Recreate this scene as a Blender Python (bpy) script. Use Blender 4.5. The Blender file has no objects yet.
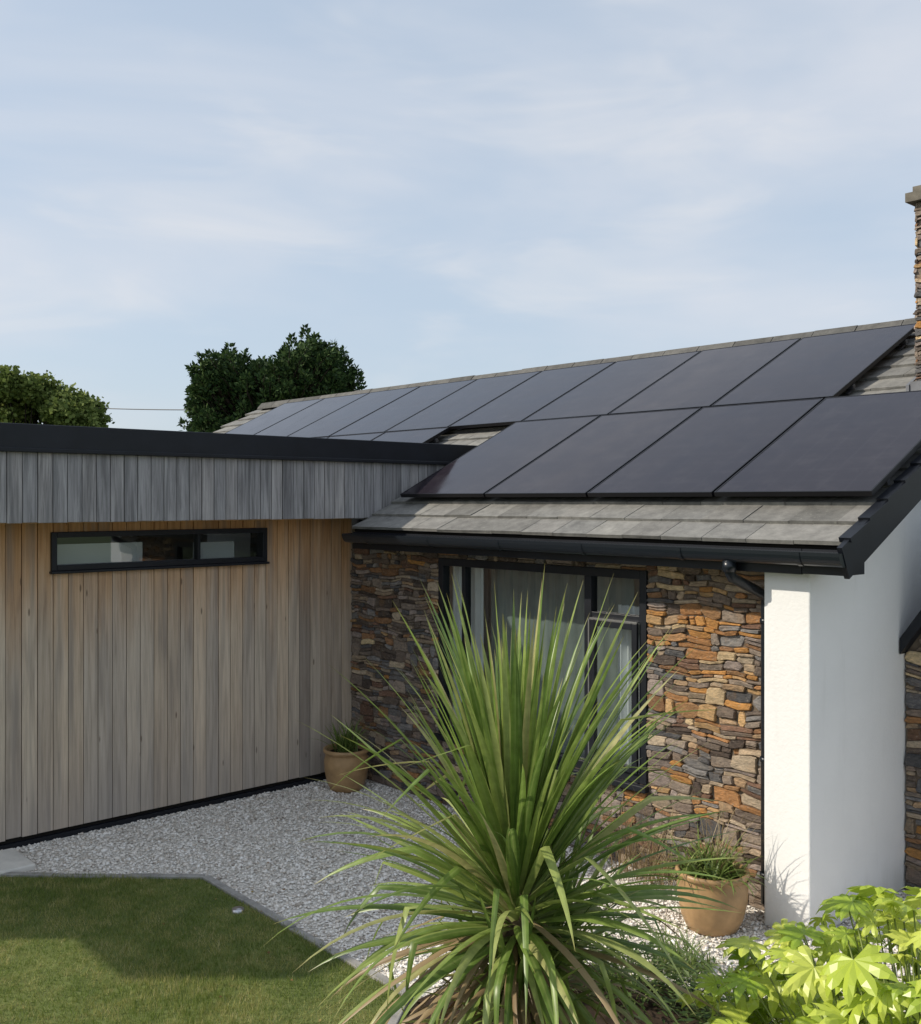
import bpy, math, random
import numpy as np
from mathutils import Vector, Matrix
random.seed(7); np.random.seed(7)
R=random.random
def U(a,b): return a+(b-a)*random.random()
scene=bpy.context.scene
scene.view_settings.view_transform='Standard'
try: scene.view_settings.look='None'
except: pass
scene.view_settings.exposure=0

# ------------------------------------------------------------------ materials
class NT:
    def __init__(s,name):
        s.m=bpy.data.materials.new(name); s.m.use_nodes=True
        s.t=s.m.node_tree; s.n=s.t.nodes; s.b=s.n['Principled BSDF']; s.out=s.n['Material Output']
    def node(s,t,**k):
        n=s.n.new(t)
        for a,b in k.items(): setattr(n,a,b)
        return n
    def link(s,a,b): s.t.links.new(a,b)
    def coord(s,scale=(1,1,1),out='Object',offset=None):
        tc=s.node('ShaderNodeTexCoord'); mp=s.node('ShaderNodeMapping'); mp.inputs['Scale'].default_value=scale
        s.link(tc.outputs[out],mp.inputs['Vector'])
        if offset is not None: s.link(offset,mp.inputs['Location'])
        return mp.outputs['Vector']
    def noise(s,vec,scale,detail=4,rough=.55,dist=0):
        n=s.node('ShaderNodeTexNoise'); n.inputs['Scale'].default_value=scale; n.inputs['Detail'].default_value=detail
        n.inputs['Roughness'].default_value=rough; n.inputs['Distortion'].default_value=dist
        s.link(vec,n.inputs['Vector']); return n.outputs['Fac']
    def voronoi(s,vec,scale,feature='F1'):
        n=s.node('ShaderNodeTexVoronoi',feature=feature); n.inputs['Scale'].default_value=scale
        s.link(vec,n.inputs['Vector']); return n
    def ramp(s,fac,stops,interp='LINEAR'):
        r=s.node('ShaderNodeValToRGB'); r.color_ramp.interpolation=interp
        e=r.color_ramp.elements
        while len(e)<len(stops): e.new(.5)
        for i,(p,c) in enumerate(stops):
            e[i].position=p; e[i].color=(c[0],c[1],c[2],1) if hasattr(c,'__len__') else (c,c,c,1)
        s.link(fac,r.inputs['Fac']); return r.outputs['Color']
    def mix(s,fac,a,b,mode='MIX'):
        m=s.node('ShaderNodeMix',data_type='RGBA',blend_type=mode)
        for sock,v in ((m.inputs[0],fac),(m.inputs[6],a),(m.inputs[7],b)):
            if hasattr(v,'is_linked'): s.link(v,sock)
            elif hasattr(v,'__len__'): sock.default_value=(v[0],v[1],v[2],1)
            else: sock.default_value=v
        return m.outputs[2]
    def math(s,op,a,b=0.0,clamp=False):
        m=s.node('ShaderNodeMath',operation=op,use_clamp=clamp)
        for sock,v in ((m.inputs[0],a),(m.inputs[1],b)):
            if hasattr(v,'is_linked'): s.link(v,sock)
            else: sock.default_value=v
        return m.outputs[0]
    def island(s): return s.node('ShaderNodeNewGeometry').outputs['Random Per Island']
    def sep(s,vec):
        n=s.node('ShaderNodeSeparateXYZ'); s.link(vec,n.inputs[0]); return n.outputs
    def maprange(s,v,a,b,c=0.,d=1.):
        n=s.node('ShaderNodeMapRange',interpolation_type='SMOOTHSTEP')
        s.link(v,n.inputs[0]); n.inputs[1].default_value=a;n.inputs[2].default_value=b;n.inputs[3].default_value=c;n.inputs[4].default_value=d
        return n.outputs[0]
    def base(s,c):
        if hasattr(c,'is_linked'): s.link(c,s.b.inputs['Base Color'])
        else: s.b.inputs['Base Color'].default_value=(c[0],c[1],c[2],1)
    def rough(s,v):
        if hasattr(v,'is_linked'): s.link(v,s.b.inputs['Roughness'])
        else: s.b.inputs['Roughness'].default_value=v
    def spec(s,v): s.b.inputs['Specular IOR Level'].default_value=v
    def bump(s,h,strength=.4,dist=.01):
        b=s.node('ShaderNodeBump'); b.inputs['Strength'].default_value=strength; b.inputs['Distance'].default_value=dist
        s.link(h,b.inputs['Height']); s.link(b.outputs[0],s.b.inputs['Normal'])
    def translucent(s,col,fac=.3):
        tr=s.node('ShaderNodeBsdfTranslucent'); mx=s.node('ShaderNodeMixShader'); mx.inputs[0].default_value=fac
        if hasattr(col,'is_linked'): s.link(col,tr.inputs['Color'])
        else: tr.inputs['Color'].default_value=(*col,1)
        s.link(s.b.outputs[0],mx.inputs[1]); s.link(tr.outputs[0],mx.inputs[2]); s.link(mx.outputs[0],s.out.inputs['Surface'])

def offs(t,isl,k=37.):
    c=t.node('ShaderNodeCombineXYZ'); v=t.math('MULTIPLY',isl,k)
    for i in range(3): t.link(v,c.inputs[i])
    return c.outputs[0]

def M_cladding():
    t=NT('weathered_larch'); isl=t.island(); o=offs(t,isl)
    v=t.coord((26,26,1.1),offset=o)
    g=t.noise(v,1.6,5,.65,.3)
    col=t.ramp(g,[(.25,(.38,.325,.27)),(.5,(.58,.505,.42)),(.75,(.70,.63,.54))])
    var=t.ramp(isl,[(0,(.62,.60,.60)),(.25,(.86,.84,.83)),(.5,(1.0,.97,.93)),(.7,(1.15,1.07,.97)),(.85,(.95,.88,.80)),(1,(.76,.73,.72))])
    col=t.mix(1.,col,var,'MULTIPLY')
    z=t.sep(t.coord((1,1,1)))[2]
    z2=t.math('ADD',z,t.math('MULTIPLY',t.noise(t.coord((3,5,.6),offset=o),1.5,2),.9))
    f=t.maprange(z2,1.75,3.0,0,.9)
    orange=t.ramp(g,[(.25,(.34,.165,.065)),(.55,(.60,.345,.16)),(.8,(.70,.46,.25))])
    col=t.mix(f,col,t.mix(.4,orange,t.mix(1.,orange,var,'MULTIPLY')))
    st=t.noise(t.coord((7,7,.45),offset=o),1.2,3,.65); col=t.mix(t.maprange(st,.48,.72,0,.6),col,(.27,.235,.21))
    kn=t.voronoi(t.coord((9,9,2.2),offset=o),1.0); col=t.mix(t.maprange(kn.outputs['Distance'],.04,.09,.75,0),col,(.13,.09,.06))
    fl=t.maprange(z,0,.8,.5,0); col=t.mix(fl,col,(.34,.315,.295))
    t.base(col); t.rough(.8); t.spec(.2); t.bump(g,.5,.004); return t.m
def M_fascia():
    t=NT('silvered_timber'); isl=t.island(); o=offs(t,isl)
    g=t.noise(t.coord((30,30,1.3),offset=o),1.5,5,.7,.4)
    col=t.ramp(g,[(.28,(.15,.145,.145)),(.5,(.33,.32,.325)),(.75,(.50,.49,.49))])
    var=t.ramp(isl,[(0,(.70,.70,.71)),(.5,(1,1,1)),(.8,(1.16,1.13,1.1)),(1,(.82,.82,.82))])
    col=t.mix(1.,col,var,'MULTIPLY')
    st=t.noise(t.coord((9,9,.7)),1.3,3,.6); col=t.mix(t.maprange(st,.48,.70,0,.6),col,(.12,.12,.125))
    t.base(col); t.rough(.8); t.spec(.2); t.bump(g,.5,.004); return t.m
def M_simple(name,c,rough=.5,spec=.5,nscale=None,namp=.15,bump=0,bscale=60,metal=0):
    t=NT(name)
    if nscale:
        n=t.noise(t.coord(),nscale,3,.6)
        col=t.ramp(n,[(.3,[x*(1-namp) for x in c]),(.7,[x*(1+namp) for x in c])]); t.base(col)
    else: t.base(c)
    t.rough(rough); t.spec(spec); t.b.inputs['Metallic'].default_value=metal
    if bump: t.bump(t.noise(t.coord(),bscale,3,.6),bump,.004)
    return t.m
def M_render():
    t=NT('white_render'); n=t.noise(t.coord(),1.6,3,.6); z=t.sep(t.coord())[2]
    col=t.ramp(n,[(.3,(.83,.83,.82)),(.7,(.87,.87,.86))])
    st=t.noise(t.coord((6,6,.8)),1.4,4,.65)
    col=t.mix(t.maprange(st,.55,.8,0,.25),col,(.66,.66,.64))
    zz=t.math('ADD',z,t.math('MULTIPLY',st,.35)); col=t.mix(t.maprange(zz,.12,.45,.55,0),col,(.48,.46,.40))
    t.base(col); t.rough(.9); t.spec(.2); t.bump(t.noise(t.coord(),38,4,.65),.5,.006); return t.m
def M_stone():
    t=NT('rubble_stone'); a=t.node('ShaderNodeVertexColor'); a.layer_name='Col'
    n=t.noise(t.coord((1,1,2.2)),24,5,.72); n2=t.noise(t.coord(),5,4,.65); n3=t.noise(t.coord((1,1,1.5)),40,3,.6)
    col=t.mix(1.,a.outputs[0],t.ramp(n,[(.25,(.48,.47,.46)),(.5,(1,1,1)),(.8,(1.65,1.55,1.42))]),'MULTIPLY')
    col=t.mix(t.maprange(n2,.53,.74,0,.42),col,(.27,.155,.07))
    col=t.mix(t.maprange(n3,.58,.72,0,.45),col,(.40,.35,.285))
    t.base(col); t.rough(.88); t.spec(.2); t.bump(n,1.0,.018); return t.m
def M_tile(k=1.,name='concrete_roof_tile'):
    t=NT(name); isl=t.island()
    n=t.noise(t.coord(),9,4,.7); n2=t.noise(t.coord((1,1,1)),60,3)
    col=t.ramp(isl,[(0,(.15*k,.148*k,.14*k)),(.4,(.215*k,.21*k,.20*k)),(.75,(.25*k,.245*k,.23*k)),(1,(.18*k,.18*k,.175*k))])
    col=t.mix(1.,col,t.ramp(n,[(.3,(.66,.66,.66)),(.7,(1.2,1.2,1.18))]),'MULTIPLY')
    col=t.mix(t.maprange(n2,.6,.72,0,.4),col,(.34*k,.34*k,.29*k))
    t.base(col); t.rough(.85); t.spec(.25); t.bump(n2,.4,.004); return t.m
def M_glass(name='window_glass',tint=(.80,.85,.84)):
    t=NT(name); gl=t.node('ShaderNodeBsdfGlossy'); gl.inputs['Roughness'].default_value=.015; gl.inputs['Color'].default_value=(.95,.97,1,1)
    tr=t.node('ShaderNodeBsdfTransparent'); tr.inputs['Color'].default_value=(*tint,1)
    lw=t.node('ShaderNodeLayerWeight'); lw.inputs['Blend'].default_value=.5
    f=t.math('ADD',t.math('MULTIPLY',t.math('POWER',lw.outputs['Facing'],3.5),.9),.13,True)
    mx=t.node('ShaderNodeMixShader'); t.link(f,mx.inputs[0]); t.link(tr.outputs[0],mx.inputs[1]); t.link(gl.outputs[0],mx.inputs[2])
    t.link(mx.outputs[0],t.out.inputs['Surface']); return t.m
def M_solar():
    t=NT('solar_glass'); tc=t.node('ShaderNodeTexCoord'); s=t.sep(tc.outputs['UV'])
    def line(v,k,w):
        f=t.math('FRACT',t.math('MULTIPLY',v,k)); d=t.math('ABSOLUTE',t.math('SUBTRACT',f,.5)); return t.math('GREATER_THAN',d,.5-w)
    l=t.math('MAXIMUM',line(s[0],6,.012),line(s[1],10,.012))
    col=t.mix(l,(.020,.016,.022),(.034,.030,.038))
    d=t.noise(t.coord((2,2,2)),2.5,4,.7); col=t.mix(t.maprange(d,.45,.75,0,.10),col,(.12,.11,.115))
    t.base(col)
    n=t.noise(t.coord(),3,2); t.rough(t.maprange(n,.3,.7,.07,.17)); t.spec(.24); return t.m
def M_leaf(name,stops,trans=.3,rough=.45,spec=.4,attr=False,tcol=None):
    t=NT(name); isl=t.island(); col=t.ramp(isl,stops)
    if attr:
        a=t.node('ShaderNodeVertexColor'); a.layer_name='Col'; s=t.node('ShaderNodeSeparateColor'); t.link(a.outputs[0],s.inputs[0])
        mid=t.math('SUBTRACT',1.0,s.outputs[1]); mid=t.math('POWER',mid,5.0)
        col=t.mix(t.math('MULTIPLY',mid,.45),col,(.42,.50,.18))
        col=t.mix(t.maprange(s.outputs[0],.9,1.0,0,.6),col,(.35,.25,.1))
        col=t.mix(t.maprange(s.outputs[0],.0,.18,.5,0),col,(.45,.48,.22))
        n=t.noise(t.coord(),25,2); col=t.mix(1.,col,t.ramp(n,[(.3,(.8,.8,.8)),(.7,(1.15,1.15,1.15))]),'MULTIPLY')
    t.base(col); t.rough(rough); t.spec(spec); t.translucent(col,trans); return t.m
def M_island(name,stops,rough=.85,spec=.2,bs=80):
    t=NT(name); col=t.ramp(t.island(),stops,'LINEAR')
    t.base(col); t.rough(rough); t.spec(spec); return t.m

mClad=M_cladding(); mFasc=M_fascia(); mStone=M_stone(); mTile=M_tile(); mRidge=M_tile(.58,'ridge_tile'); mGlass=M_glass(); mSolar=M_solar()
mBlack=M_simple('anthracite_metal',(.009,.011,.016),.45,.35,4,.25)
mGutter=M_simple('black_upvc',(.010,.014,.020),.3,.45)
mRender=M_render()
mMortar=M_simple('mortar',(.15,.118,.088),.95,.1,8,.3,.5,40)
mDark=M_simple('dark_backing',(.02,.018,.016),.9,.1)
mSoffit=M_simple('soffit_board',(.72,.72,.71),.6,.3)
mAlu=M_simple('aluminium',(.6,.6,.62),.35,.5,metal=1)
mWhite=M_simple('white_frame',(.75,.75,.75),.4,.5)
mInterior=M_simple('interior_paint',(.45,.44,.42),.9,.1)
mCurtain=M_simple('curtain_fabric',(.74,.75,.76),.9,.1,3,.08)
mPot=M_simple('glazed_terracotta',(.38,.24,.115),.4,.4,9,.2,.15,20)
mSoil=M_simple('soil',(.045,.032,.022),.95,.1,12,.5,.9,25)
mBark=M_simple('bark',(.15,.11,.075),.9,.1,14,.4,.9,30)
mBarkD=M_simple('dark_bark',(.045,.035,.028),.9,.1,14,.4)
mKerb=M_simple('edging_stone',(.32,.31,.29),.85,.2,12,.25,.5,60)
mSlab=M_simple('paving_stone',(.66,.64,.59),.85,.2,6,.15,.3,50)

# ------------------------------------------------------------------ mesh builder
class MB:
    def __init__(s): s.v=[];s.f=[];s.c=[];s.mi=[]
    def quadbox(s,P,mi=0,col=None):
        b=len(s.v); s.v+=[tuple(p) for p in P]
        if col is not None: s.c+= [col]*8
        for q in ((0,3,2,1),(4,5,6,7),(0,1,5,4),(1,2,6,5),(2,3,7,6),(3,0,4,7)): s.f.append(tuple(b+i for i in q)); s.mi.append(mi)
    def box(s,x0,x1,y0,y1,z0,z1,mi=0,col=None):
        s.quadbox([(x0,y0,z0),(x1,y0,z0),(x1,y1,z0),(x0,y1,z0),(x0,y0,z1),(x1,y0,z1),(x1,y1,z1),(x0,y1,z1)],mi,col)
    def quad(s,*P):
        b=len(s.v); s.v+=[tuple(p) for p in P]; s.f.append((b,b+1,b+2,b+3)); s.mi.append(0)
    def tube(s,pts,rad,n=8,cap=True,mi=0):
        pts=[Vector(p) for p in pts]
        if not hasattr(rad,'__len__'): rad=[rad]*len(pts)
        b=len(s.v); prev=None
        for i,p in enumerate(pts):
            d=(pts[min(i+1,len(pts)-1)]-pts[max(i-1,0)]).normalized()
            if prev is None:
                a=Vector((0,0,1)) if abs(d.z)<.9 else Vector((1,0,0)); u=d.cross(a).normalized()
            else: u=(prev-d*prev.dot(d)).normalized()
            prev=u; w=d.cross(u)
            for k in range(n):
                a=2*math.pi*k/n; s.v.append(tuple(p+(u*math.cos(a)+w*math.sin(a))*rad[i]))
        for i in range(len(pts)-1):
            for k in range(n):
                a=b+i*n+k; c=b+i*n+(k+1)%n; s.f.append((a,c,c+n,a+n)); s.mi.append(mi)
        if cap:
            s.f.append(tuple(b+k for k in range(n))[::-1]); s.mi.append(mi)
            s.f.append(tuple(b+(len(pts)-1)*n+k for k in range(n))); s.mi.append(mi)
    def lathe(s,c,prof,n=40,mi=0):
        b=len(s.v)
        for r,z in prof:
            for k in range(n):
                a=2*math.pi*k/n; s.v.append((c[0]+r*math.cos(a),c[1]+r*math.sin(a),c[2]+z))
        for i in range(len(prof)-1):
            for k in range(n):
                a=b+i*n+k; d=b+i*n+(k+1)%n; s.f.append((a,d,d+n,a+n)); s.mi.append(mi)
    def strap(s,base,az,el,L,W,droop,fold=.25,segs=10,roll=0,side_bend=0,pw=1.4,kink=None):
        p=Vector(base); b=len(s.v); 
        for i in range(segs+1):
            t=i/segs; e=el-droop*(t**pw); a=az+side_bend*t*t
            if kink and t>kink[0]: e-=kink[1]
            d=Vector((math.cos(a)*math.cos(e),math.sin(a)*math.cos(e),math.sin(e)))
            sd=Vector((-math.sin(a),math.cos(a),0)); nn=sd.cross(d)
            r=roll*(.3+.7*t); sd2=sd*math.cos(r)+nn*math.sin(r); n2=nn*math.cos(r)-sd*math.sin(r)
            w=W*.5*min(1,.55+1.6*t)*max(0.02,(1-t**2.6))
            s.v+= [tuple(p-sd2*w-n2*(-fold*w)),tuple(p),tuple(p+sd2*w+n2*(fold*w))]
            s.c+= [(t,1,0,1),(t,0,0,1),(t,1,0,1)]
            p=p+d*(L/segs)
        for i in range(segs):
            a=b+3*i; s.f.append((a,a+1,a+4,a+3)); s.f.append((a+1,a+2,a+5,a+4)); s.mi+=[0,0]
    def obj(s,name,mats,parent=None,smooth=False):
        me=bpy.data.meshes.new(name); me.from_pydata(s.v,[],s.f)
        if not isinstance(mats,(list,tuple)): mats=[mats]
        for m in mats: me.materials.append(m)
        if len(mats)>1: me.polygons.foreach_set('material_index',s.mi)
        if s.c and len(s.c)==len(s.v):
            ca=me.color_attributes.new('Col','FLOAT_COLOR','POINT')
            ca.data.foreach_set('color',[x for c in s.c for x in (c if len(c)==4 else (*c,1))])
        if smooth: me.polygons.foreach_set('use_smooth',[True]*len(me.polygons))
        me.update()
        o=bpy.data.objects.new(name,me); scene.collection.objects.link(o)
        if parent: o.parent=parent
        return o
def empty(name,loc=(0,0,0)):
    e=bpy.data.objects.new(name,None); scene.collection.objects.link(e); e.empty_display_size=.3; return e
def bev(o,w=.005,seg=2):
    m=o.modifiers.new('bevel','BEVEL'); m.width=w; m.segments=seg; m.limit_method='ANGLE'; return o
def fastmesh(name,V,F,mat,parent=None,smooth=False):
    me=bpy.data.meshes.new(name); k=F.shape[1]
    me.vertices.add(len(V)); me.vertices.foreach_set('co',V.astype(np.float32).ravel())
    me.loops.add(F.size); me.loops.foreach_set('vertex_index',F.astype(np.int32).ravel())
    me.polygons.add(len(F)); me.polygons.foreach_set('loop_start',np.arange(0,F.size,k,dtype=np.int32))
    me.polygons.foreach_set('loop_total',np.full(len(F),k,dtype=np.int32))
    if smooth: me.polygons.foreach_set('use_smooth',np.ones(len(F),dtype=bool))
    me.update(calc_edges=True); me.validate()
    me.materials.append(mat); o=bpy.data.objects.new(name,me); scene.collection.objects.link(o)
    if parent: o.parent=parent
    return o
def poly(name,pts,z,mat):
    me=bpy.data.meshes.new(name); me.from_pydata([(x,y,z) for x,y in pts],[],[tuple(range(len(pts)))]); me.materials.append(mat)
    o=bpy.data.objects.new(name,me); scene.collection.objects.link(o); return o
def inpoly(X,Y,P):
    c=np.zeros(X.shape,bool); n=len(P)
    for i in range(n):
        x0,y0=P[i];x1,y1=P[(i+1)%n]
        if y0==y1: continue
        c^=((y0>Y)!=(y1>Y))&(X<(x1-x0)*(Y-y0)/(y1-y0)+x0)
    return c

# ------------------------------------------------------------------ roof maths
SL=.49; TH=math.atan(SL); CS,SN=math.cos(TH),math.sin(TH); EY,EZ=-.338,2.437; RY=3.4
def rp(x,s,n): return (x,EY+s*CS-n*SN,EZ+s*SN+n*CS)
def zr(y): return EZ+SL*(y-EY)
SR=(RY-EY)/CS

# ================================================================== MAIN HOUSE
house=empty('stone_bungalow')
WX0,WX1,WZ0,WZ1=1.316,3.613,.63,2.185
b=MB()
b.box(0.0,WX0,0.0,.28,0,2.42); b.box(WX1,4.70,0.0,.28,0,2.42)
b.box(WX0,WX1,0.001,.28,0,WZ0); b.box(WX0,WX1,0.001,.28,WZ1,2.42)
b.obj('front_wall',mMortar,house)
pal=[((.10,.078,.066),4),((.15,.12,.10),5),((.21,.165,.135),5),((.27,.15,.08),3),((.35,.20,.10),1),((.32,.25,.18),4),((.42,.34,.25),3),((.21,.20,.195),5),((.12,.118,.122),4),((.27,.22,.18),6),((.20,.12,.085),3),((.29,.24,.215),5)]
palc=[p for p,w in pal for _ in range(w)]
warmc=[(.46,.235,.08),(.48,.31,.155),(.54,.41,.25),(.38,.195,.085),(.42,.29,.18),(.48,.37,.26)]
def stones(mb,s0,s1,z0,z1,mp,holes=[],warm=lambda s,z:.12):
    z=z0
    cuts=sorted([h for H in holes for h in (H[2],H[3])])
    def und(s,q):
        k=min(1,max(0,(q-z0)/.12),max(0,(z1-q)/.12))*min(1,max(0,(s-s0)/.1),max(0,(s1-s)/.1))
        for H in holes:
            dx=max(H[0]-s,s-H[1],0); dz=max(H[2]-q,q-H[3],0); k*=min(1,math.hypot(dx,dz)/.12)
        return k*(.012*math.sin(s*4.3+q*5)+.009*math.sin(s*11.7-q*8+1)+.005*math.sin(s*27+q*19))
    while z<z1-.01:
        h=random.choice([.022,.03,.038,.045,.055,.065,.085,.11])
        for c in cuts:
            if z<c-.001 and z+h>c-.02: h=c-z
        if z+h>z1-.02: h=z1-z
        iv=[(s0,s1)]
        for H in holes:
            if z<H[3]-.001 and z+h>H[2]+.001: iv=[(s0,H[0]),(H[1],s1)]
        for a,e in iv:
            s=a
            while s<e-.001:
                l=U(.05,.13) if R()<.55 else U(.12,.28)
                if h>.07: l=U(.07,.22)
                if s+l>e-.05: l=e-s
                parts=[(z,z+h)]
                if h>.05 and R()<.6:
                    m=z+h*U(.3,.7); parts=[(z,m),(m,z+h)]
                    if h>.075 and R()<.5: m2=z+h*U(.25,.4); m3=z+h*U(.6,.75); parts=[(z,m2),(m2,m3),(m3,z+h)]
                for (q0,q1) in parts:
                    g=U(.001,.0035); pr=U(.005,.030)
                    c=random.choice(palc)
                    if R()<warm(s,z): c=random.choice(warmc)
                    k=U(.72,1.22); c=tuple(min(.62,x*k) for x in c)
                    hh=q1-q0; big=R()<.25
                    ch=lambda:(U(.1,.4) if big else U(.02,.22))*hh; cw=lambda:min(l*.3,(U(.3,.9) if big else U(.08,.4))*hh)
                    j=lambda:U(-.12,.12)*hh; sk=U(-.35,.35)*min(hh,.05)
                    xl,xr,zl,zh=s+g,s+l-g,q0+g,q1-g
                    C=[(xl+cw(),zl),(xl+l*.5,zl+j()*.6),(xr-cw(),zl),(xr+sk,zl+ch()),(xr-U(0,.1)*hh,zh-ch()),(xr-cw(),zh),(xl+l*.5,zh+j()*.6),(xl+cw(),zh),(xl+U(0,.1)*hh,zh-ch()),(xl+sk,zl+ch())]
                    n=len(C); bb=len(mb.v); cx=s+l/2; cz=(q0+q1)/2
                    ins=min(.005,(q1-q0)*.14); tx,tz=U(-.006,.006),U(-.007,.007)
                    for dd,k2 in ((0,0),(pr-.005,0),(pr,1)):
                        for (a1,q) in C:
                            if k2:
                                a1+=ins*(1 if a1<cx else -1); q+=ins*(1 if q<cz else -1)
                            ddd=dd+(U(-.002,.002)+tx*(a1-cx)/l*2+tz*(q-cz)/(q1-q0) if k2 else 0)
                            mb.v.append(mp(a1,q+und(a1,q),ddd)); mb.c.append((*c,1))
                    for o in (0,n):
                        for i in range(n):
                            m_=(i+1)%n; mb.f.append((bb+o+i,bb+o+m_,bb+o+n+m_,bb+o+n+i)); mb.mi.append(0)
                    mb.f.append(tuple(bb+2*n+i for i in range(n))); mb.mi.append(0)
                s+=l
        z+=h
b=MB()
def warm_main(s,z):
    v=.06
    v+=.78*math.exp(-((s-3.95)/.38)**2-((z-1.85)/.22)**2)+.35*math.exp(-((s-4.1)/.6)**2-((z-1.35)/.5)**2)+.25*math.exp(-((s-4.0)/.5)**2-((z-.5)/.3)**2)
    return min(.85,v)
stones(b,0.005,4.695,0,2.30,lambda s,z,d:(s,-d,z),[(WX0,WX1,WZ0,WZ1)],warm_main)
b.obj('front_wall_stones',mStone,house)
def gable(name,x0,x1,mat,yf=-.23,yb=7.0):
    pr=[(yf,0),(yb,0),(yb,zr(EY)+SL*(2*RY-yb-EY)-.1),(RY,zr(RY)-.1),(yf,zr(yf)-.1)]
    me=bpy.data.meshes.new(name); v=[(x0,y,z) for y,z in pr]+[(x1,y,z) for y,z in pr]; n=len(pr)
    f=[tuple(range(n)),tuple(range(n,2*n))[::-1]]+[(i,i+n,(i+1)%n+n,(i+1)%n) for i in range(n)]
    me.from_pydata(v,[],f); me.materials.append(mat); o=bpy.data.objects.new(name,me); scene.collection.objects.link(o); o.parent=house; return o
bev(gable('gable_wall',4.70,5.02,mRender),.012,3)
gable('far_gable_wall',-7.0,-6.7,mRender,.0)
b=MB(); b.box(-6.7,4.70,6.72,7.0,0,2.4); b.box(-6.7,-5.0,0,.28,0,2.4); b.obj('rear_wall',mRender,house)
b=MB(); b.box(-6.7,4.70,4.0,4.08,0,2.5); b.box(-.3,-.24,.28,4.0,0,2.5); b.box(-.3,4.70,.28,4.0,2.36,2.40); b.obj('interior_walls',mInterior,house)
b=MB(); b.box(-.24,4.70,.28,4.0,.02,.06); b.obj('interior_floor',M_simple('floor_wood',(.22,.15,.09),.5),house)
b=MB()
b.quadbox([rp(.46,0.02,-.07),rp(5.29,0.02,-.07),rp(5.29,SR,-.07),rp(.46,SR,-.07),rp(.46,0.02,-.025),rp(5.29,0.02,-.025),rp(5.29,SR,-.025),rp(.46,SR,-.025)])
b.quadbox([rp(-7.2,1.65,-.07),rp(.46,1.65,-.07),rp(.46,SR,-.07),rp(-7.2,SR,-.07),rp(-7.2,1.65,-.025),rp(.46,1.65,-.025),rp(.46,SR,-.025),rp(-7.2,SR,-.025)])
def rb(x,s,n): p=rp(x,s,n); return (p[0],2*RY-p[1],p[2])
b.quadbox([rb(-7.2,0,-.07),rb(5.29,0,-.07),rb(5.29,SR,-.07),rb(-7.2,SR,-.07),rb(-7.2,0,-.02),rb(5.29,0,-.02),rb(5.29,SR,-.02),rb(-7.2,SR,-.02)])
b.obj('roof_deck',mDark,house)
b=MB()
ng=16; g=SR/ng
for rear in (0,1):
    f=rb if rear else rp
    for r in range(ng):
        s0=r*g; s1=s0+g+.05 if r<ng-1 else SR
        x=5.30; off=.165 if r%2 else 0
        first=True
        while x>-7.15:
            w=.33 if not (first and off) else .165
            first=False
            xa,xb=x-w+.002,x-.002; x-=w
            if not rear and xb<.5 and s0<1.62: continue
            if not rear and xa<.46<xb and s0<1.62: xa=.465
            dn=U(-.003,.003); t0=.020+dn+U(-.002,.002); t1=-.006+dn
            b.quadbox([f(xa,s0-.0,t0-.026),f(xb,s0-.0,t0-.026),f(xb,s1,t1-.017),f(xa,s1,t1-.017),f(xa,s0+U(-.004,.004),t0),f(xb,s0+U(-.004,.004),t0),f(xb,s1,t1),f(xa,s1,t1)])
b.obj('roof_tiles',mTile,house)
b=MB(); x=5.30
while x>-7.1:
    xa=x-.44; zt=zr(RY)
    j=U(-.004,.004)
    prof=[(-.15,-.055),(-.135,-.02),(-.06,.055),(.06,.055),(.135,-.02),(.15,-.055)]
    bb=len(b.v)
    for X,e in ((xa+.004,.0),(x,.0)):
        for y,z in prof: b.v.append((X,RY+y,zt+z+.035+j))
    n=len(prof)
    for i in range(n): b.f.append((bb+i,bb+(i+1)%n,bb+n+(i+1)%n,bb+n+i)); b.mi.append(0)
    b.f.append(tuple(range(bb,bb+n))[::-1]); b.f.append(tuple(range(bb+n,bb+2*n))); b.mi+=[0,0]
    x-=.445
b.obj('ridge_tiles',mRidge,house)
b=MB()
for f in (rp,rb):
    b.quadbox([f(5.303,-.10,-.17),f(5.335,-.10,-.17),f(5.335,SR,-.17),f(5.303,SR,-.17),f(5.303,-.10,.035),f(5.335,-.10,.035),f(5.335,SR,.035),f(5.303,SR,.035)])
    b.quadbox([f(5.022,.05,-.165),f(5.302,.05,-.165),f(5.302,SR,-.165),f(5.022,SR,-.165),f(5.022,.05,-.145),f(5.302,.05,-.145),f(5.302,SR,-.145),f(5.022,SR,-.145)])
s=0
while s<SR-.01:
    e=min(s+g,SR)
    b.quadbox([rp(5.27,s,.018),rp(5.345,s,.018),rp(5.345,e,.0),rp(5.27,e,.0),rp(5.27,s,.048),rp(5.345,s,.048),rp(5.345,e,.030),rp(5.27,e,.030)]); s=e
b.box(5.025,5.30,-.335,-.10,2.255,2.405)
b.obj('verge_trim',mBlack,house)
b=MB(); b.box(.47,5.02,-.335,-.312,2.25,2.405); b.obj('eaves_fascia',mBlack,house)
b=MB(); b.box(.47,4.698,-.311,-.002,2.262,2.275); b.obj('eaves_soffit',mSoffit,house)
b=MB(); GY,GZ,GR=-.402,2.392,.062; n=12; X0,X1=.47,5.33
for X in (X0,X1):
    for rr in (GR,GR-.005):
        for k in range(n+1):
            a=math.pi+math.pi*k/n; b.v.append((X,GY+rr*math.cos(a),GZ+rr*1.35*math.sin(a)))
N=n+1
for k in range(n):
    b.f+= [(k,k+1,2*N+k+1,2*N+k),(N+k,N+k+1,3*N+k+1,3*N+k)]; b.mi+=[0,0]
b.f+=[(0,N,3*N,2*N),(n,N+n,3*N+n,2*N+n)]; b.mi+=[0,0]
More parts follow.
